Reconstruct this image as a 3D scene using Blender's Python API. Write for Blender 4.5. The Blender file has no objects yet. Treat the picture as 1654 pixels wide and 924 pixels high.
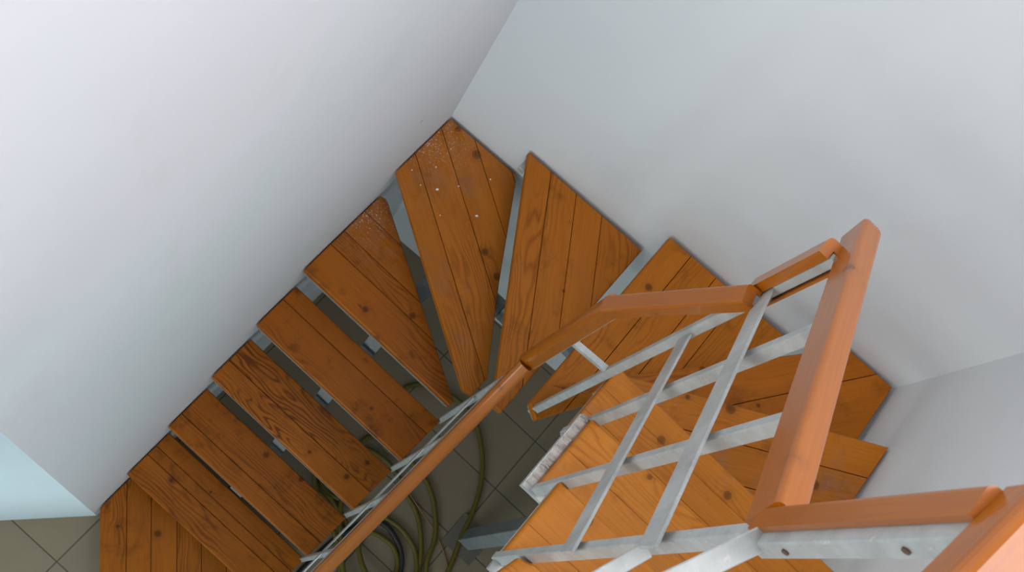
import bpy, bmesh, math, random
from mathutils import Vector, Matrix
random.seed(7)
sc = bpy.context.scene
col = sc.collection
RISE = 0.2017           # height of one step
GO = 0.2227             # going of the straight flights

# ------------------------------------------------------------------ nodes
def new_mat(name):
    m = bpy.data.materials.new(name); m.use_nodes = True
    nt = m.node_tree
    for n in list(nt.nodes): nt.nodes.remove(n)
    out = nt.nodes.new('ShaderNodeOutputMaterial')
    b = nt.nodes.new('ShaderNodeBsdfPrincipled')
    nt.links.new(b.outputs[0], out.inputs[0])
    return m, nt, b

class NG:
    """small helper to chain nodes"""
    def __init__(s, nt): s.nt = nt
    def _in(s, sock, v):
        if v is None: return
        if isinstance(v, bpy.types.NodeSocket): s.nt.links.new(v, sock)
        else: sock.default_value = v
    def math(s, op, a, b=None, c=None, clamp=False):
        n = s.nt.nodes.new('ShaderNodeMath'); n.operation = op; n.use_clamp = clamp
        s._in(n.inputs[0], a); s._in(n.inputs[1], b)
        if c is not None: s._in(n.inputs[2], c)
        return n.outputs[0]
    def vmath(s, op, a, b=None):
        n = s.nt.nodes.new('ShaderNodeVectorMath'); n.operation = op
        s._in(n.inputs[0], a); s._in(n.inputs[1], b)
        return n.outputs['Value'] if op in ('DISTANCE', 'LENGTH', 'DOT_PRODUCT') else n.outputs[0]
    def noise(s, vec, scale, detail=4, rough=.55, dist=0):
        n = s.nt.nodes.new('ShaderNodeTexNoise')
        s._in(n.inputs['Vector'], vec); n.inputs['Scale'].default_value = scale
        n.inputs['Detail'].default_value = detail; n.inputs['Roughness'].default_value = rough
        n.inputs['Distortion'].default_value = dist
        return n.outputs[0]
    def voronoi(s, vec, scale):
        n = s.nt.nodes.new('ShaderNodeTexVoronoi'); s._in(n.inputs['Vector'], vec)
        n.inputs['Scale'].default_value = scale
        return n.outputs['Distance'], n.outputs['Color']
    def ramp(s, f, stops):
        n = s.nt.nodes.new('ShaderNodeValToRGB'); s._in(n.inputs[0], f)
        el = n.color_ramp.elements
        while len(el) < len(stops): el.new(.5)
        for e, (p, c) in zip(el, stops):
            e.position = p; e.color = (c, c, c, 1) if not hasattr(c, '__len__') else (*c, 1)
        return n.outputs[0]
    def mix(s, f, a, b, mode='MIX'):
        n = s.nt.nodes.new('ShaderNodeMix'); n.data_type = 'RGBA'; n.blend_type = mode
        s._in(n.inputs[0], f)
        for k, v in ((6, a), (7, b)):
            if not isinstance(v, bpy.types.NodeSocket): v = (*v[:3], 1)
            s._in(n.inputs[k], v)
        return n.outputs[2]
    def comb(s, x, y, z):
        n = s.nt.nodes.new('ShaderNodeCombineXYZ')
        for k, v in enumerate((x, y, z)): s._in(n.inputs[k], v)
        return n.outputs[0]
    def sep(s, v):
        n = s.nt.nodes.new('ShaderNodeSeparateXYZ'); s._in(n.inputs[0], v); return n.outputs
    def coord(s, what):
        n = s.nt.nodes.new('ShaderNodeTexCoord'); return n.outputs[what]
    def pos(s):
        n = s.nt.nodes.new('ShaderNodeNewGeometry'); return n.outputs['Position']
    def bump(s, h, strength, dist, bsdf):
        n = s.nt.nodes.new('ShaderNodeBump'); s._in(n.inputs['Height'], h)
        n.inputs['Strength'].default_value = strength; n.inputs['Distance'].default_value = dist
        s.nt.links.new(n.outputs[0], bsdf.inputs['Normal'])

def lin(*c):
    return tuple((x/255/12.92 if x/255 < .04045 else ((x/255+.055)/1.055)**2.4) for x in c)

def wood(name, light, dark, knots=(), stain=0.3, dust=None, wear=0.0, rough=.45, spec=.15, fig=.30, RF=330, RW=60, coat=0.0):
    """stained pine; UV runs along (u) and across (v) the boards, knots in world metres"""
    m, nt, b = new_mat(name); g = NG(nt)
    uv = g.sep(g.coord('UV')); u, v = uv[0], uv[1]
    warp = g.noise(g.comb(g.math('MULTIPLY', u, 2.2), g.math('MULTIPLY', v, 9), 0), 1, 2)
    p = g.pos()
    kmask = None; kring = None
    for (kx, ky, kz, kr) in knots:
        d = g.vmath('DISTANCE', p, (kx, ky, kz))
        kn = g.math('DIVIDE', d, kr)
        kmask = kn if kmask is None else g.math('MINIMUM', kmask, kn)
    fig_in = g.math('ADD', g.math('MULTIPLY', v, RF), g.math('MULTIPLY', warp, RW))
    if kmask is not None:
        bend = g.math('DIVIDE', 14.0, g.math('ADD', kmask, 1.0))
        fig_in = g.math('ADD', fig_in, bend)
    rings = g.math('ADD', g.math('MULTIPLY', g.math('SINE', fig_in), .5), .5)
    fine = g.noise(g.comb(g.math('MULTIPLY', u, 5), g.math('MULTIPLY', v, 210), 0), 1, 4, .65)
    tone = g.noise(g.comb(g.math('MULTIPLY', u, .5), g.math('MULTIPLY', v, 1.5), 7.7), 1, 1)
    present = g.ramp(g.noise(g.comb(g.math('MULTIPLY', u, 1.6), g.math('MULTIPLY', v, 5), 1.7), 1, 2), [(.40, .12), (.62, 1.0)])
    rings = g.math('MULTIPLY', rings, present)
    broad = g.noise(g.comb(g.math('MULTIPLY', u, 3), g.math('MULTIPLY', v, 12), 3.3), 1, 3, .6)
    f = g.math('ADD', g.math('MULTIPLY', g.math('POWER', rings, 2.5), fig), g.math('MULTIPLY', fine, .55))
    f = g.math('ADD', f, g.math('MULTIPLY', broad, .38))
    f = g.math('ADD', f, g.math('MULTIPLY', tone, .28))
    f = g.ramp(f, [(.42, 0.0), (.95, 1.0)])
    c = g.mix(f, light, dark)
    # dark blotches and greyish wear
    bl = g.noise(p, 11, 4, .62); bl = g.ramp(bl, [(.56, 0.0), (.72, 1.0)])
    c = g.mix(g.math('MULTIPLY', bl, stain), c, tuple(x*.33 for x in dark))
    if wear:
        wr = g.ramp(g.noise(p, 7, 5, .7), [(.55, 0.0), (.72, 1.0)])
        c = g.mix(g.math('MULTIPLY', wr, wear), c, lin(120, 96, 84))
    # small stray knots
    vd, vc = g.voronoi(g.comb(g.math('MULTIPLY', u, 3.0), g.math('MULTIPLY', v, 9.0), 0), 1)
    pick = g.math('GREATER_THAN', g.sep(vc)[0], .86)
    sk = g.math('MULTIPLY', g.ramp(vd, [(.02, 1.0), (.05, 0.0)]), pick)
    c = g.mix(g.math('MULTIPLY', sk, .7), c, tuple(x*.22 for x in dark))
    if kmask is not None:
        body = g.ramp(kmask, [(.55, 1.0), (1.0, 0.0)])
        rim = g.math('SUBTRACT', 1.0, g.math('ABSOLUTE', g.math('MULTIPLY', g.math('SUBTRACT', kmask, .9), 6)), clamp=True)
        halo = g.ramp(g.math('MULTIPLY', kmask, .3), [(.3, .5), (.75, 0.0)])
        c = g.mix(g.math('MULTIPLY', halo, .5), c, tuple(x*.6 for x in dark))
        c = g.mix(g.math('MULTIPLY', body, .72), c, tuple(x*.30 for x in dark))
        c = g.mix(g.math('MULTIPLY', rim, .6), c, tuple(x*.15 for x in dark))
    if dust:
        (dx, dy, dz, dr) = dust
        near = g.ramp(g.math('DIVIDE', g.vmath('DISTANCE', p, (dx, dy, dz)), dr), [(.15, 1.0), (1.0, 0.0)])
        dd, dc = g.voronoi(p, 170)
        rr = g.sep(dc)[0]
        sp = g.math('LESS_THAN', dd, g.math('MULTIPLY', g.math('MULTIPLY', near, near), g.math('MULTIPLY', rr, .42)))
        haze = g.math('MULTIPLY', near, g.ramp(g.noise(p, 25, 4, .7), [(.4, 0.0), (.7, .42)]))
        c = g.mix(haze, c, lin(150, 125, 105))
        c = g.mix(g.math('MULTIPLY', sp, .85), c, lin(205, 200, 192))
    nt.links.new(c, b.inputs['Base Color'])
    b.inputs['Roughness'].default_value = rough
    b.inputs['Specular IOR Level'].default_value = spec
    if coat:
        b.inputs['Coat Weight'].default_value = coat; b.inputs['Coat Roughness'].default_value = .16; b.inputs['Coat IOR'].default_value = 1.65
    g.bump(g.math('ADD', fine, g.math('MULTIPLY', rings, .5)), .12, .002, b)
    return m

def plaster(name, c0, c1, seed=0.0, green=None):
    m, nt, b = new_mat(name); g = NG(nt)
    p = g.vmath('ADD', g.pos(), (seed, seed*.7, seed*.3))
    n = g.noise(p, .9, 4, .55); c = g.mix(g.ramp(n, [(.35, 0.0), (.68, 1.0)]), c0, c1)
    sm = g.ramp(g.noise(g.vmath('MULTIPLY', p, (1, 1, .35)), 4.2, 5, .65), [(.58, 0.0), (.78, 1.0)])
    c = g.mix(g.math('MULTIPLY', sm, .10), c, lin(165, 150, 140))
    vd, vc = g.voronoi(p, 3.2)
    sp = g.math('MULTIPLY', g.math('LESS_THAN', vd, .035), g.math('GREATER_THAN', g.sep(vc)[1], .62))
    c = g.mix(g.math('MULTIPLY', sp, .35), c, lin(120, 112, 105))
    nt.links.new(c, b.inputs['Base Color']); b.inputs['Roughness'].default_value = .85
    b.inputs['Specular IOR Level'].default_value = .15
    h = g.math('ADD', g.noise(p, 60, 3, .6), g.math('MULTIPLY', g.noise(p, 6, 3, .6), 3))
    g.bump(h, .12, .004, b)
    return m

def steel(name, base, rough=.42, scuff=.5):
    m, nt, b = new_mat(name); g = NG(nt); p = g.pos()
    c = g.mix(g.ramp(g.noise(p, 16, 5, .65), [(.38, 0.0), (.7, 1.0)]), base, tuple(x*.72 for x in base))
    sc_ = g.ramp(g.noise(g.vmath('MULTIPLY', p, (1.0, 1.0, .4)), 75, 3, .7), [(.62, 0.0), (.72, 1.0)])
    c = g.mix(g.math('MULTIPLY', sc_, scuff), c, lin(214, 214, 210))
    ru = g.ramp(g.noise(p, 34, 4, .7), [(.68, 0.0), (.76, 1.0)])
    c = g.mix(g.math('MULTIPLY', ru, scuff*.7), c, lin(120, 92, 70))
    nt.links.new(c, b.inputs['Base Color']); b.inputs['Roughness'].default_value = rough
    b.inputs['Metallic'].default_value = .15
    g.bump(g.noise(p, 130, 3, .6), .08, .001, b)
    return m

def plain(name, c, rough=.6, noise_amt=.2, sc_=40):
    m, nt, b = new_mat(name); g = NG(nt); p = g.pos()
    cc = g.mix(g.noise(p, sc_, 3, .6), c, tuple(x*(1-noise_amt) for x in c))
    nt.links.new(cc, b.inputs['Base Color']); b.inputs['Roughness'].default_value = rough
    return m

def tiles(name):
    m, nt, b = new_mat(name); g = NG(nt); p = g.pos(); s = g.sep(p)
    T = .30
    def cell(c, o):
        q = g.math('DIVIDE', g.math('SUBTRACT', c, o), T)
        fr = g.math('FRACT', g.math('ADD', q, 100.0))
        e = g.math('MINIMUM', fr, g.math('SUBTRACT', 1.0, fr))
        return e, g.math('FLOOR', q)
    ex, ix = cell(s[0], 1.22); ey, iy = cell(s[1], -.265)
    e = g.math('MINIMUM', ex, ey)
    grout = g.ramp(e, [(.006, 1.0), (.011, 0.0)])
    wn = nt.nodes.new('ShaderNodeTexWhiteNoise'); nt.links.new(g.comb(ix, iy, 0), wn.inputs['Vector'])
    c = g.mix(g.noise(p, 9, 5, .65), lin(142, 126, 102), lin(127, 112, 89))
    c = g.mix(g.math('MULTIPLY', wn.outputs[0], .22), c, lin(110, 101, 86))
    st = g.ramp(g.noise(p, 30, 4, .7), [(.66, 0.0), (.74, 1.0)])
    c = g.mix(g.math('MULTIPLY', st, .35), c, lin(80, 72, 60))
    c = g.mix(grout, c, lin(70, 62, 52))
    nt.links.new(c, b.inputs['Base Color']); b.inputs['Roughness'].default_value = .55
    g.bump(g.math('SUBTRACT', 1.0, grout), .4, .002, b)
    return m

# ------------------------------------------------------------------ mesh helpers
def link(name, bm, mat, parent=None, smooth=False):
    bmesh.ops.recalc_face_normals(bm, faces=bm.faces[:])
    me = bpy.data.meshes.new(name); bm.to_mesh(me); bm.free()
    me.materials.append(mat)
    if smooth:
        for p in me.polygons: p.use_smooth = True
    o = bpy.data.objects.new(name, me); col.objects.link(o)
    if parent is not None:
        o.parent = parent
        # geometry is written in world metres; bring it into the parent's frame
        me.transform(Matrix.Translation(-world_loc(parent)))
    return o

def world_loc(o):
    v = Vector(o.location)
    while o.parent: o = o.parent; v = v + Vector(o.location)
    return v

def empty(name, loc, label, cat, group=None):
    o = bpy.data.objects.new(name, None); col.objects.link(o); o.location = loc
    o.empty_display_size = .1
    o['label'] = label; o['category'] = cat
    if group: o['group'] = group
    return o

def tag(o, label, cat, group=None):
    o['label'] = label; o['category'] = cat
    if group: o['group'] = group
    return o

def area(poly): return .5*sum(poly[i-1][0]*poly[i][1]-poly[i][0]*poly[i-1][1] for i in range(len(poly)))
def ccw(poly): return list(poly) if area(poly) > 0 else list(reversed(poly))

def inset(poly, d):
    """move every edge of a convex ccw polygon inwards by d (number or per-edge list)"""
    n = len(poly); L = []
    for i in range(n):
        a = Vector(poly[i]); b = Vector(poly[(i+1) % n]); t = (b-a).normalized(); nrm = Vector((-t.y, t.x))
        di = d[i] if hasattr(d, '__len__') else d
        L.append((a+nrm*di, t))
    out = []
    for i in range(n):
        p, t = L[i-1]; q, s = L[i]
        den = t.x*s.y-t.y*s.x
        if abs(den) < 1e-4: out.append(tuple(q)); continue
        k = ((q.x-p.x)*s.y-(q.y-p.y)*s.x)/den
        out.append(tuple(p+t*k))
    return out

def clip(poly, nrm, c, keep_less=True):
    out = []; n = len(poly)
    f = lambda p: (p[0]*nrm[0]+p[1]*nrm[1]-c)*(1 if keep_less else -1)
    for i in range(n):
        a, b = poly[i], poly[(i+1) % n]; fa, fb = f(a), f(b)
        if fa <= 0: out.append(a)
        if fa*fb < 0:
            k = fa/(fa-fb); out.append((a[0]+(b[0]-a[0])*k, a[1]+(b[1]-a[1])*k))
    res = []
    for p in out:
        if not res or (Vector(p)-Vector(res[-1])).length > 1e-4: res.append(p)
    if len(res) > 1 and (Vector(res[0])-Vector(res[-1])).length < 1e-4: res.pop()
    return res

def prism(bm, poly, z0, z1, ch=0.0, uvdir=None, uvoff=(0, 0), edge_ch=None):
    poly = ccw(poly)
    uvl = bm.loops.layers.uv.verify()
    rings = [[(*p, z0) for p in poly], [(*p, z1-ch) for p in poly]]
    if ch: rings.append([(*p, z1) for p in inset(poly, ch if edge_ch is None else [edge_ch(poly[i], poly[(i+1) % len(poly)]) for i in range(len(poly))])])
    vs = [[bm.verts.new(p) for p in r] for r in rings]
    fs = [bm.faces.new(list(reversed(vs[0]))), bm.faces.new(vs[-1])]
    n = len(poly)
    for k in range(len(vs)-1):
        for i in range(n):
            fs.append(bm.faces.new((vs[k][i], vs[k][(i+1) % n], vs[k+1][(i+1) % n], vs[k+1][i])))
    if uvdir:
        du = Vector((uvdir[0], uvdir[1], 0)).normalized(); dv = Vector((-du.y, du.x, 0))
        for f in fs:
            for l in f.loops:
                c = l.vert.co
                l[uvl].uv = (c.dot(du)+uvoff[0], c.dot(dv)+c.z*.9+uvoff[1])
    return fs

def box(bm, x0, x1, y0, y1, z0, z1, bev=0):
    vs = bmesh.ops.create_cube(bm, size=1)['verts']
    for v in vs:
        v.co = Vector((x0+(v.co.x+.5)*(x1-x0), y0+(v.co.y+.5)*(y1-y0), z0+(v.co.z+.5)*(z1-z0)))
    if bev:
        es = list({e for v in vs for e in v.link_edges})
        bmesh.ops.bevel(bm, geom=es, offset=bev, segments=2, profile=.6, affect='EDGES')

def sweep(bm, sec, p0, p1, up, n0=None, n1=None, uvoff=(0, 0), round0=None):
    """straight moulding: sec = [(side, height)...] ccw, ends cut by planes with normals n0, n1"""
    p0, p1 = Vector(p0), Vector(p1); d = (p1-p0).normalized()
    up = Vector(up); up = (up-d*up.dot(d)).normalized(); side = d.cross(up)
    n0 = Vector(n0) if n0 else d; n1 = Vector(n1) if n1 else d
    uvl = bm.loops.layers.uv.verify()
    A, B = [], []
    per = [0]
    for i in range(len(sec)):
        a = sec[i]; b = sec[(i+1) % len(sec)]; per.append(per[-1]+math.hypot(a[0]-b[0], a[1]-b[1]))
    for (s, h) in sec:
        q = side*s+up*h
        A.append(bm.verts.new(p0+q-d*(q.dot(n0)/d.dot(n0))))
        B.append(bm.verts.new(p1+q-d*(q.dot(n1)/d.dot(n1))))
    n = len(sec)
    if round0:                                 # nose: shrinking rings beyond p0
        hm = max(h for _, h in sec)/2
        for (t, ks, kh) in round0:
            A2 = [bm.verts.new(p0-d*t+side*s*ks+up*(hm+(h-hm)*kh)) for (s, h) in sec]
            for i in range(n):
                f = bm.faces.new((A2[i], A2[(i+1) % n], A[(i+1) % n], A[i]))
                for l, vv in zip(f.loops, (per[i], per[i+1], per[i+1], per[i])):
                    l[uvl].uv = ((l.vert.co-p0).dot(d)+uvoff[0], vv+uvoff[1])
            if t == round0[0][0]: B0 = A
            A = A2
        A, E0 = B0, A
    else: E0 = A
    for i in range(n):
        f = bm.faces.new((A[i], A[(i+1) % n], B[(i+1) % n], B[i]))
        for l, (uu, vv) in zip(f.loops, ((0, per[i]), (0, per[i+1]), (1, per[i+1]), (1, per[i]))):
            l[uvl].uv = ((l.vert.co-p0).dot(d)+uvoff[0], vv+uvoff[1])
    caps = [bm.faces.new(list(reversed(E0))), bm.faces.new(B)]
    for f in caps:
        for l in f.loops: l[uvl].uv = (l.vert.co.dot(up)*.3+uvoff[0], l.vert.co.dot(side)+uvoff[1])
    r = bmesh.ops.triangulate(bm, faces=caps)

def cap_section(w, h, groove_w, groove_d, r=.014, k=5, go=0.0):
    """handrail: flat sides, rounded top, groove for the steel underneath; h measured from 0 (bottom) up"""
    pts = [(-w/2, 0), (go-groove_w/2, 0), (go-groove_w/2, groove_d), (go+groove_w/2, groove_d), (go+groove_w/2, 0), (w/2, 0)]
    for i in range(k+1):
        a = math.pi/2*i/k; pts.append((w/2-r+r*math.cos(a), h-r+r*math.sin(a)))
    for i in range(k+1):
        a = math.pi/2*(1+i/k); pts.append((-w/2+r+r*math.cos(a), h-r+r*math.sin(a)))
    return pts

def rect(w, h, c=.002):
    a, b = w/2, h/2
    return [(-a+c, -b), (a-c, -b), (a, -b+c), (a, b-c), (a-c, b), (-a+c, b), (-a, b-c), (-a, -b+c)]

# ------------------------------------------------------------------ materials
M_wallA = plaster('plaster_left', lin(227, 226, 231), lin(219, 227, 228), 3.1)
M_wallB = plaster('plaster_right', lin(222, 227, 227), lin(218, 221, 224), 11.7)
M_wallD = plaster('plaster_cool', lin(206, 220, 226), lin(200, 214, 220), 5.0)
M_floor = tiles('floor_tiles')
M_steel = steel('grey_painted_steel', lin(186, 190, 188))
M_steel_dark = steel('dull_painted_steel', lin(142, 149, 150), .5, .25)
M_crust = plain('plaster_crust', lin(214, 208, 202), .95, .55, 90)
M_chip = plain('plaster_chip', lin(226, 228, 226), .9, .1)
M_hose = plain('olive_rubber', lin(98, 85, 0), .6, .25, 60)
M_black = plain('black_rubber', lin(38, 34, 26), .6, .2)
M_cord = plain('brown_rubber', lin(128, 88, 28), .5, .2)
M_rail = wood('varnished_handrail', (.40, .115, .003), (.27, .066, .001), stain=.12, rough=.36, spec=.22,
              knots=[(.900, -.78, 3.634, .011), (.931, -.80, 3.648, .007), (.905, -1.24, 3.941, .010), (.737, -.85, 2.112, .008), (.80, -.772, 3.02, .010)], fig=.10, coat=.5)

# ------------------------------------------------------------------ setting
def structure(name, polys, mat):
    bm = bmesh.new()
    for (poly, z0, z1) in polys: prism(bm, poly, z0, z1)
    o = link(name, bm, mat); o['kind'] = 'structure'; return o

WT = 6.3
structure('floor', [([(-3.4, -4.62), (2.0, -4.62), (2.0, .25), (-3.4, .25)], -.12, 0)], M_floor)
structure('wall_left', [([(0, -1.83), (0, 0), (-.002, .13), (-.14, .13), (-.14, -1.89)], 0, WT)], M_wallA)
structure('wall_back', [([(0, 0), (1.717, .108), (1.717, .24), (-.002, .13)], 0, WT)], M_wallB)
structure('wall_right', [([(1.717, .108), (1.87, .108), (2.05, -4.5), (1.93, -4.5)], 0, WT)], M_wallB)
structure('wall_angled', [([(0, -1.83), (-.14, -1.888), (-2.6, -4.26), (-2.52, -4.35)], 0, WT)], M_wallD)

structure('added_shade_slab', [([(-3.4, -4.5), (1.83, -4.5), (1.83, -2.12), (-.25, -2.12), (-.25, -2.25)], 2.95, 3.12)], M_wallB)  # unseen slab, added to keep light off the stairwell floor
structure('added_shade_wall', [([(-3.4, -4.62), (1.95, -4.62), (1.95, -4.5), (-3.4, -4.5)], 0, WT)], M_wallB)  # unseen wall, added to shut out light from the open side
# ------------------------------------------------------------------ treads
def f1(n): return -1.640+(n-2)*GO            # front edge of the lower flight
def f3(n): return -.683-(n-12)*.2265         # front edge of the upper flight
TH = .032

def tread(n, poly, along, joints, mat, label, trayoff=None, tray_extra=None, ch=.004, tray=True):
    """boards run along `along`; joints = distances of board joints measured across from the front edge"""
    z = n*RISE
    if trayoff is None: trayoff = -.0008 if n <= 6 else -.006
    cx = sum(p[0] for p in poly)/len(poly); cy = sum(p[1] for p in poly)/len(poly)
    root = empty('stair_tread', (cx, cy, z-TH-.02), label, 'stair tread', 'wooden stair treads')
    a = Vector((along[0], along[1])).normalized(); nr = (-a.y, a.x)
    poly = ccw(poly)
    base = min(p[0]*nr[0]+p[1]*nr[1] for p in poly) if True else 0
    cuts = [base-1]+[base+j for j in joints]+[base+9]
    bm = bmesh.new()
    for i in range(len(cuts)-1):
        gap = .0008 if n < 12 else .0001
        q = clip(poly, nr, cuts[i]+(gap if i else 0), False)
        if len(q) < 3: continue
        q = clip(q, nr, cuts[i+1]-gap, True)
        if len(q) < 3 or abs(area(q)) < 1e-4: continue
        def ech(p, r, lo=cuts[i], hi=cuts[i+1]):
            d0, d1 = p[0]*nr[0]+p[1]*nr[1], r[0]*nr[0]+r[1]*nr[1]
            return (.0007 if n < 12 else .0004) if any(abs(d0-c) < .0015 and abs(d1-c) < .0015 for c in (lo, hi)) else ch
        prism(bm, q, z-TH, z+random.uniform(-.0004, .0004), ch, a, (random.uniform(0, 9), random.uniform(0, 9)), ech)
    link('tread_boards', bm, mat, root)
    if tray:
        bm = bmesh.new()
        tp = inset(poly, -trayoff if tray_extra is None else [-e for e in tray_extra])
        prism(bm, tp, z-TH-.022, z-TH-.0005)
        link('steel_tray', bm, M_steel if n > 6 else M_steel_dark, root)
    return root

def kn(n, *pts): return [(x, y, n*RISE, r) for (x, y, r) in pts]
lo_l, lo_d = (.40, .110, .0050), (.17, .045, .0025)     # lower flight: darker tint, some of its shade worked into the colour
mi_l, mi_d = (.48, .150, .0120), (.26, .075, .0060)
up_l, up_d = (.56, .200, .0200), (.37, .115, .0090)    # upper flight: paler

W = {}
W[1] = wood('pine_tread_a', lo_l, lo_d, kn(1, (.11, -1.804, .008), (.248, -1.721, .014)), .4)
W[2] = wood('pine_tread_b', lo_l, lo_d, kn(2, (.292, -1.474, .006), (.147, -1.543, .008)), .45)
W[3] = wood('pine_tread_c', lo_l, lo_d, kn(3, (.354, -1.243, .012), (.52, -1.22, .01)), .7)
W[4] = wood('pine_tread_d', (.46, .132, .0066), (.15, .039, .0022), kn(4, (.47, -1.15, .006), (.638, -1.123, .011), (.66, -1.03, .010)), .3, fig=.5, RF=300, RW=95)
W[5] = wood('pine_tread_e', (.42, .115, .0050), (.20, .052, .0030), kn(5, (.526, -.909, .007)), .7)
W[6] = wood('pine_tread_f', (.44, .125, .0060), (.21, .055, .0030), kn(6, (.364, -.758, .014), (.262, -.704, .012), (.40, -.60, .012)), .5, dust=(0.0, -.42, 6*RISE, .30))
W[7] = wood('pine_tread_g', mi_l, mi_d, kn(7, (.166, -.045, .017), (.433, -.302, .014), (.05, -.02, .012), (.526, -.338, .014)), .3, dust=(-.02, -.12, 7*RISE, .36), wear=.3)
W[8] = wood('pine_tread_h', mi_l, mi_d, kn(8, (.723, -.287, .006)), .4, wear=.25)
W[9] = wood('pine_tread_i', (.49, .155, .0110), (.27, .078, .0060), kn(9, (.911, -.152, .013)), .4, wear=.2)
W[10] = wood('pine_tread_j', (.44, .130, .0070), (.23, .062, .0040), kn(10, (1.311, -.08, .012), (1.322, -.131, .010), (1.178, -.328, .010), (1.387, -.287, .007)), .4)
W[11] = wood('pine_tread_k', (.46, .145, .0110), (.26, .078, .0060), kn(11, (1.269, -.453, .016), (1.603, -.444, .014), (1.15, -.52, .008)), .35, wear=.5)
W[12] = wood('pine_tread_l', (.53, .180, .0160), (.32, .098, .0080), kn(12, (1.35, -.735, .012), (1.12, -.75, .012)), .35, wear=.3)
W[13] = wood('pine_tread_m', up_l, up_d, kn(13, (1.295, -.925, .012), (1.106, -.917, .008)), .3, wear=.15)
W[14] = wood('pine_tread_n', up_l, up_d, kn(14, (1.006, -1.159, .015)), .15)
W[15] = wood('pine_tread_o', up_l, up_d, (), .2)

IX = .745; D1 = .206
tread(1, [(.006, -1.80), (.76, -2.53), (.76, -1.50), (.006, -1.50)], (.708, -.706), [.105, .201, .303, .40, .50], W[1],
      'flared bottom wooden tread with boards set at an angle, beside the tiled floor')
tread(2, [(.005, f1(2)), (IX+.006, f1(2)), (IX+.006, f1(2)+.225), (.005, f1(2)+.225)], (1, 0), [.108, .155], W[2],
      'straight dark wooden tread second from the floor, just above the flared one')
tread(3, [(.005, f1(3)), (IX, f1(3)), (IX+.01, f1(3)+D1), (.005, f1(3)+D1)], (1, 0), [.07], W[3],
      'straight wooden tread third from the floor, dark stains along its rear board')
tread(4, [(.006, f1(4)), (IX-.003, f1(4)), (IX+.006, f1(4)+D1), (.006, f1(4)+D1)], (1, 0), [.09], W[4],
      'straight wooden tread with bold wavy grain, fourth from the floor')
tread(5, [(.005, f1(5)), (IX-.006, f1(5)), (IX+.004, f1(5)+D1), (.005, f1(5)+D1)], (1, 0), [.136], W[5],
      'straight wooden tread directly below the first tapered one, dark smudges across its middle')
tread(6, [(.005, -.752), (.722, -.750), (.724, -.728), (.05, -.348), (.028, -.338), (.005, -.345)], (1, 0), [.138, .21, .32], W[6],
      'first tapered wooden tread against the left wall, dusty rounded wall end')
# corner tread: boards follow its front edge
tread(7, [(.005, -.309), (.708, -.730), (.742, -.722), (.744, -.640), (.548, -.352), (.337, -.012), (.318, .006), (.005, -.010)], (.70, -.42), [.086, .21, .32, .42], W[7],
      'wide wooden corner tread speckled with white plaster dust where two walls meet')
t8 = tread(8, [(.305, .008), (.802, -.757), (.838, -.755), (.835, .036)], (.497, -.765), [.09, .192, .295], W[8],
      'triangular wooden tread against the back wall, right of the dusty corner tread')
tread(9, [(.856, .040), (.864, -.728), (.915, -.756), (1.40, .070)], (.012, -.77), [.10, .212, .315, .41], W[9],
      'tapered wooden tread running under the short steep handrail piece')
tread(10, [(.862, -.698), (.963, -.639), (1.712, -.28), (1.703, .094), (1.505, .084)], (-.584, -.812), [.168], W[10],
      'wooden tread filling the far right corner, plaster scuffs along its wall edges')
tread(11, [(.935, -.625), (.935, -.70), (1.728, -.70), (1.722, -.186)], (-.873, -.487), [.108, .225], W[11],
      'pointed wooden tread at the right wall, below the upper straight treads')
X3 = .911                                  # inner ends of the upper flight
def upper(n, label, joints, x1=1.72, d=.209, **k):
    return tread(n, [(X3, f3(n)), (X3, f3(n)-d), (x1, f3(n)-d), (x1, f3(n))], (-1, 0), joints, W[n], label, **k)
# per-edge tray offsets follow the ccw polygon: inner end, back, wall end, front
t12 = upper(12, 'lowest straight pale tread of the upper flight, directly above the pointed one', [.072, .15], tray_extra=[-.002, .022, 0, -.002])
t13 = upper(13, 'pale wooden tread with a ragged white plaster crust along its inner end', [.10], x1=1.73, tray_extra=[.026, .022, 0, -.002])
t14 = upper(14, 'pale wooden tread with a round brown knot, just above the plaster-crusted one', [.118], x1=1.74, tray_extra=[-.002, .03, 0, -.002])
t15 = tread(15, [(.905, -1.362), (.835, -1.60), (1.75, -1.60), (1.75, -1.352), (.937, -1.352), (.925, -1.356)], (-1, 0), [.09], W[15],
      'corner of a pale wooden tread notched around a post, bottom edge of photo')

# ragged plaster left on the tray edge of the crusted tread
bm = bmesh.new()
N = 150; z = 13*RISE-TH
prev = None
rows = []
for i in range(N+1):
    y = f3(13)+.004-(i/N)*.222
    x0 = X3-.024-random.uniform(-.001, .003); x1 = X3-.003
    h = (.004+.004*math.sin(i*.21)*math.sin(i*.083+1))*random.uniform(.5, 1.3)*(1 if i < N*.9 else .5)
    pts = [(x0, y, z-.016), (x0+.002, y, z+h*random.uniform(.2, .8)), ((x0+x1)/2+random.uniform(-.005, .005), y, z+h*random.uniform(.6, 1.5)), (x1, y, z+h*random.uniform(.3, 1.4)), (x1, y, z-.016)]
    rows.append([bm.verts.new(p) for p in pts])
for a, b in zip(rows, rows[1:]):
    for k in range(4): bm.faces.new((a[k], a[k+1], b[k+1], b[k]))
bm.faces.new(rows[0]); bm.faces.new(list(reversed(rows[-1])))
c = link('plaster_crust', bm, M_crust, t13); c['label'] = 'crumbly white plaster crust along the tread end'

# small steel bracket tucked under the wall end of the triangular tread
bm = bmesh.new(); box(bm, .312, .338, -.034, .008, 8*RISE-TH-.052, 8*RISE-TH-.0225, .002)
link('wall_bracket', bm, M_steel, t8)

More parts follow.
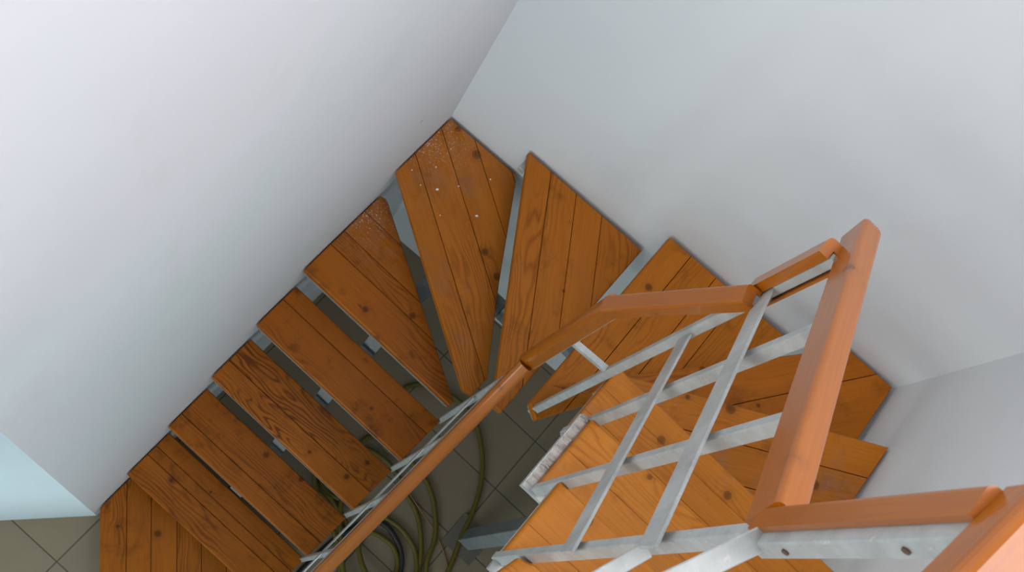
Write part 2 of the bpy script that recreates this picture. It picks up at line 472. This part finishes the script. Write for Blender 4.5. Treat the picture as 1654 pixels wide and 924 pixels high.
# plaster chips lying on the corner tread
chips = []
for i, (x, y, r) in enumerate([(.154, -.253, .0055), (.322, -.222, .005), (.201, -.186, .003), (.265, -.079, .003), (.227, -.318, .0025), (.094, -.193, .003), (.041, -.266, .003), (.101, -.285, .0025), (.085, -.10, .0025)]):
    if not chips:
        bm = bmesh.new(); bmesh.ops.create_icosphere(bm, subdivisions=2, radius=1)
        for v in bm.verts: v.co *= random.uniform(.75, 1.15); v.co.z = max(v.co.z*.55, -.3)
        o = link('plaster_chip', bm, M_chip)
    else:
        o = chips[0].copy(); col.objects.link(o)
    o.scale = (r*1.3, r*.8, r); o.rotation_euler = (0, 0, random.uniform(0, 6.28)); o.location = (x, y, 7*RISE+.0004+r*.3)
    tag(o, 'small white plaster chip lying on the dusty corner tread', 'plaster chip', 'plaster chips on the corner tread'); chips.append(o)

# ------------------------------------------------------------------ steel carcass under the treads
fr = empty('stair_stringer', (.365, -1.6, 0), 'grey steel box beam zigzagging beneath the treads, seen through the gaps', 'stair stringer')
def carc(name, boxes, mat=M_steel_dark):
    for b in boxes:
        bm = bmesh.new(); box(bm, *b, bev=.003); link(name, bm, mat, fr)
tb = lambda n: n*RISE-TH-.0225             # underside of tray n
for n in range(1, 7):
    y = f1(n)+.003 if n > 1 else -1.86
    carc('riser_tube', [(.335, .395, y+.004, y+.054, (tb(n-1)-.0495 if n > 1 else .001), tb(n))])
    if n < 6: carc('bearer_tube', [(.335, .395, y+.0545, f1(n+1)+.061, tb(n)-.05, tb(n))])
carc('bearer_tube', [(.335, .395, f1(6)+.0615, -.345, tb(6)-.05, tb(6))])
carc('riser_tube', [(.335, .395, -.395, -.345, tb(6)+.0005, tb(7))])
carc('bearer_tube', [(.3955, .62, -.42, -.36, tb(7)-.05, tb(7))])
carc('riser_tube', [(.6205, .68, -.42, -.36, tb(7)-.05, tb(8))])
carc('bearer_tube', [(.6805, .97, -.42, -.36, tb(8)-.05, tb(8))])
carc('riser_tube', [(.9705, 1.03, -.42, -.36, tb(8)-.05, tb(9))])
carc('bearer_tube', [(1.0305, 1.28, -.42, -.36, tb(9)-.05, tb(9))])
carc('riser_tube', [(1.2805, 1.34, -.42, -.36, tb(9)-.05, tb(10))])
carc('bearer_tube', [(1.2805, 1.34, -.62, -.4205, tb(10)-.05, tb(10))])
carc('riser_tube', [(1.2805, 1.34, -.67, -.6205, tb(10)-.05, tb(11))])
carc('bearer_tube', [(1.2805, 1.34, -.88, -.6705, tb(11)-.05, tb(11))])
for n in range(12, 16):
    y = f3(n)
    carc('riser_tube', [(1.2805, 1.34, y-.06, y-.01, tb(n-1)+.0005, tb(n))])
    carc('bearer_tube', [(1.2805, 1.34, y-.27 if n < 15 else y-.19, y-.0605, tb(n)-.05, tb(n))])

colm = empty('support_column', (1.275, -.83, 0), 'square grey steel column on a floor plate under the upper flight', 'column')
bm = bmesh.new(); box(bm, 1.24, 1.31, -.865, -.795, .0105, tb(11)-.051, .004); link('column_shaft', bm, M_steel_dark, colm)
bm = bmesh.new(); box(bm, 1.185, 1.355, -.915, -.745, .0005, .0105, .001); link('base_plate', bm, plain('dark_base_plate', lin(112, 104, 92), .6, .3), colm)

# ------------------------------------------------------------------ railing
rl = empty('stair_railing', (.745, -1.67, RISE), 'wood-capped grey steel stair railing winding around the open stairwell', 'railing')
def post(x, y, z0, z1, w, d):
    bm = bmesh.new(); sweep(bm, rect(w, d), (x, y, z0), (x, y, z1), (0, 1, 0)); return link('post', bm, M_steel, rl)
def bar(p0, p1, w=.006, h=.054, up=(0, 0, 1), name='mid_rail', n0=None, n1=None, parent=None):
    bm = bmesh.new(); sweep(bm, rect(w, h, .0015), p0, p1, up, n0, n1); return link(name, bm, M_steel, parent or rl)
def cap(p0, p1, up, w=.042, h=.05, gw=.024, gd=.012, r=.014, n0=None, n1=None, st=(.0235, .02), round0=None, go=0.0):
    """wooden cap with the steel tube lying in its groove as a sub-part; p0-p1 runs along the underside"""
    bm = bmesh.new(); sweep(bm, cap_section(w, h, gw, gd, r, go=go), p0, p1, up, n0, n1, (random.uniform(0, 9), random.uniform(0, 9)), round0)
    o = link('handrail', bm, M_rail, rl)
    p0, p1 = Vector(p0), Vector(p1); d = (p1-p0).normalized(); u = Vector(up); u = (u-d*u.dot(d)).normalized()
    q = u*(gd-st[1]/2-.0005)+d.cross(u)*go
    bm = bmesh.new(); sweep(bm, rect(*st), p0+q+d*.004, p1+q-d*.004, up, n0, n1)
    s_ = link('steel_core', bm, M_steel, o); s_['label'] = 'grey steel tube let into the wooden handrail'
    return o

# lower flight
XL = .745
def h1(y): return 2.125+(y+.76)*S1
S1 = .66
SG = -1
for n in range(1, 6):
    y = f1(n)+D1+.0125 if n > 1 else -1.67
    post(XL+.004, y, n*RISE-TH-.022, h1(y)+.004, .020, .016)
cap((XL, -2.02, h1(-2.02)), (XL, -.752, h1(-.752)), (0, 0, 1), .042, .045)
for dz in (.25, .57):
    bar((XL-.003, -1.95, h1(-1.95)-dz), (XL-.003, -.76, h1(-.76)-dz), .006, .045)
# first jump, short steep piece, second jump
cap((XL+.018, -.738, 2.118), (XL+.018, -.738, 2.83), (-1, -.25, 0), .044, .044, r=.017)
cap((.750, -.764, 2.845), (.893, -.748, 3.30), (-.9, -.30, .3), .042, .037, r=.007)
cap((.892, -.727, 3.27), (.892, -.727, 3.535), (0, 1, 0), .052, .040, .026, .020, .012, st=(.021, .012), go=SG*.008)
post(.893, -.727, 9*RISE-TH-.022, 3.275, .024, .020)
bar((.880, -.728, 2.46), (.768, -.735, 2.46), .018, .020, name='rail_stub')
# upper flight
XU = .917
S3 = .668
def h3(y): return 3.667+(-.913-y)*S3
for n in (12, 13, 14):
    y = {12: -.900, 13: -1.125, 14: -1.342}[n]
    post(.922 if n < 14 else .920, y, n*RISE-TH-.022, h3(y) if n < 14 else 3.96, .026, .020)
cap((XU, -.640, h3(-.640)), (XU, -1.345, h3(-1.345)), (0, 0, 1), .044, .056, r=.009, round0=[(.008, .93, .96), (.015, .78, .9), (.020, .5, .8)])
bar((.893, -.712, 3.290), (.893, -1.375, 3.708), n1=(0, -1, 0))
bar((.894, -.716, 2.935), (.894, -1.370, 3.350), n1=(0, -1, 0))
# third jump and the start of the next flight
j = cap((.917, -1.356, 3.975), (.903, -1.382, 4.404), (0, 1, .06), .044, .036, .028, .010, .009, st=(.026, .026))
for zz in (4.06, 4.30):
    bm = bmesh.new(); bmesh.ops.create_cone(bm, cap_ends=True, segments=12, radius1=.0045, radius2=.0045, depth=.004)
    bm.transform(Matrix.Translation((.9165-(zz-3.975)*.0326, -1.373-(zz-3.975)*.0605, zz)) @ Matrix.Rotation(math.pi/2, 4, 'X'))
    link('bolt_head', bm, plain('rusty_bolt', lin(96, 70, 52), .6), j)
cap((.919, -1.345, 4.405), (.870, -1.59, 4.405), (0, 0, 1), .050, .046)
post(.852, -1.566, 15*RISE-TH-.022, 4.408, .05, .022)
bar((.910, -1.362, 3.655), (.831, -1.565, 3.655), .024, .006); bar((.912, -1.352, 4.0), (.815, -1.550, 4.0), .028, .006)

# ------------------------------------------------------------------ hose and cables on the floor
def tube(name, paths, r, mat, label, cat):
    cu = bpy.data.curves.new(name, 'CURVE'); cu.dimensions = '3D'; cu.bevel_depth = r; cu.bevel_resolution = 3; cu.use_fill_caps = True; cu.resolution_u = 8
    for k, pts in enumerate(paths):
        sp = cu.splines.new('BEZIER'); sp.bezier_points.add(len(pts)-1)
        for bp, p in zip(sp.bezier_points, pts):
            bp.co = (p[0], p[1], p[2] if len(p) > 2 else r+.0005); bp.handle_left_type = bp.handle_right_type = 'AUTO'
    o = bpy.data.objects.new(name, cu); col.objects.link(o)
    dg = bpy.context.evaluated_depsgraph_get()
    me = bpy.data.meshes.new_from_object(o.evaluated_get(dg)); me.materials.clear(); me.materials.append(mat)
    for p in me.polygons: p.use_smooth = True
    o2 = bpy.data.objects.new(name, me); bpy.data.objects.remove(o); col.objects.link(o2); o2.name = name
    return tag(o2, label, cat)
hz = .013
HOSE = [(.585, -.57), (.599, -.489), (.684, -.416), (.795, -.383), (.91, -.391), (1.032, -.461), (1.134, -.571), (1.201, -.702), (1.245, -.843), (1.30, -1.0), (1.34, -1.2),
  (1.28, -1.38), (1.10, -1.42), (.93, -1.32), (.823, -1.16), (.70, -1.12), (.567, -1.09), (.60, -.95), (.655, -.765), (.711, -.783), (.80, -.755), (.90, -.752), (1.0, -.785), (1.083, -.846), (1.155, -.93), (1.194, -1.024), (1.245, -1.106),
  (1.22, -1.30), (1.05, -1.36, .036), (.86, -1.24, .036), (.70, -1.05, .02), (.642, -.86), (.728, -.826), (.815, -.83), (.91, -.865), (1.014, -.90), (1.10, -.965), (1.165, -1.04), (1.21, -1.13),
  (1.15, -1.30, .03), (1.0, -1.33, .036), (.80, -1.22, .036), (.60, -1.13, .036), (.56, -1.08, .038), (.629, -1.108), (.713, -1.091), (.815, -1.05), (.926, -1.012), (1.048, -1.006), (1.146, -1.048), (1.20, -1.14, .03), (1.10, -1.25, .058), (.96, -1.22, .03), (.90, -1.13), (.981, -1.085), (1.069, -1.098), (1.13, -1.18), (1.10, -1.32, .06), (.95, -1.42)]
tube('garden_hose', [HOSE], .0115, M_hose, 'olive yellow garden hose lying in loose loops on the tiles', 'hose')
tube('black_cable', [[(.80, -1.45), (.808, -1.341), (.815, -1.27), (.838, -1.176, .03), (.877, -1.07), (.934, -1.04), (1.025, -1.05), (1.09, -1.085), (1.15, -1.17), (1.2, -1.35)]], .012, M_black, 'dark black cable curving beside the olive hose on the floor', 'cable')
tube('thin_cord', [[(.906, -.856, .03), (1.005, -.879, .028), (1.123, -.903, .012), (1.211, -.936, .006), (1.306, -.994, .004), (1.353, -1.029, .004), (1.5, -1.2, .004)]], .0035, M_cord, 'thin brown cord running across the olive hose loops', 'cord')

# ------------------------------------------------------------------ camera
F = 1828.54
cam = bpy.data.cameras.new('camera'); cam.sensor_width = 36; cam.lens = F/1654*36; cam.clip_start = .02
co = bpy.data.objects.new('camera', cam); col.objects.link(co)
R = ((0.725884, 0.631250, 0.273157), (0.687161, -0.682888, -0.247938), (0.030025, 0.367678, -0.929468))
m = Matrix(((R[0][0], -R[1][0], -R[2][0]), (R[0][1], -R[1][1], -R[2][1]), (R[0][2], -R[1][2], -R[2][2])))
co.matrix_world = Matrix.Translation((0.46592, -1.81760, 5.18522)) @ m.to_4x4()
sc.camera = co

# ------------------------------------------------------------------ light
w = bpy.data.worlds.new('daylight'); sc.world = w; w.use_nodes = True
bg = w.node_tree.nodes['Background']; bg.inputs[0].default_value = (.94, .955, 1.0, 1); bg.inputs[1].default_value = .60
def arealight(name, loc, target, sx, sy, power, colr):
    l = bpy.data.lights.new(name, 'AREA'); l.shape = 'RECTANGLE'; l.size = sx; l.size_y = sy; l.energy = power; l.color = colr
    o = bpy.data.objects.new(name, l); col.objects.link(o); o.location = loc
    o.rotation_euler = (Vector(target)-Vector(loc)).to_track_quat('-Z', 'Y').to_euler(); return o
arealight('upper_fill_light', (1.62, -.75, 5.7), (.1, -.35, 2.3), 1.7, 1.7, 63, (1.0, .955, .985))  # added fill from upper right, mainly to brighten the left wall
arealight('stairwell_fill_light', (-.3, -4.2, 4.5), (1.3, 0, 2.3), 2.4, 2.4, 66, (1.0, .985, .975))  # added fill from behind the camera, evens out the back and right walls
arealight('hall_light', (.7, -4.2, 1.7), (-.2, -1.8, .8), 1.6, 1.6, 49, (.84, .97, 1.0))

cam.dof.use_dof = True; cam.dof.focus_distance = 2.9; cam.dof.aperture_fstop = 16

sc.view_settings.view_transform = 'Standard'
sc.view_settings.exposure = 0
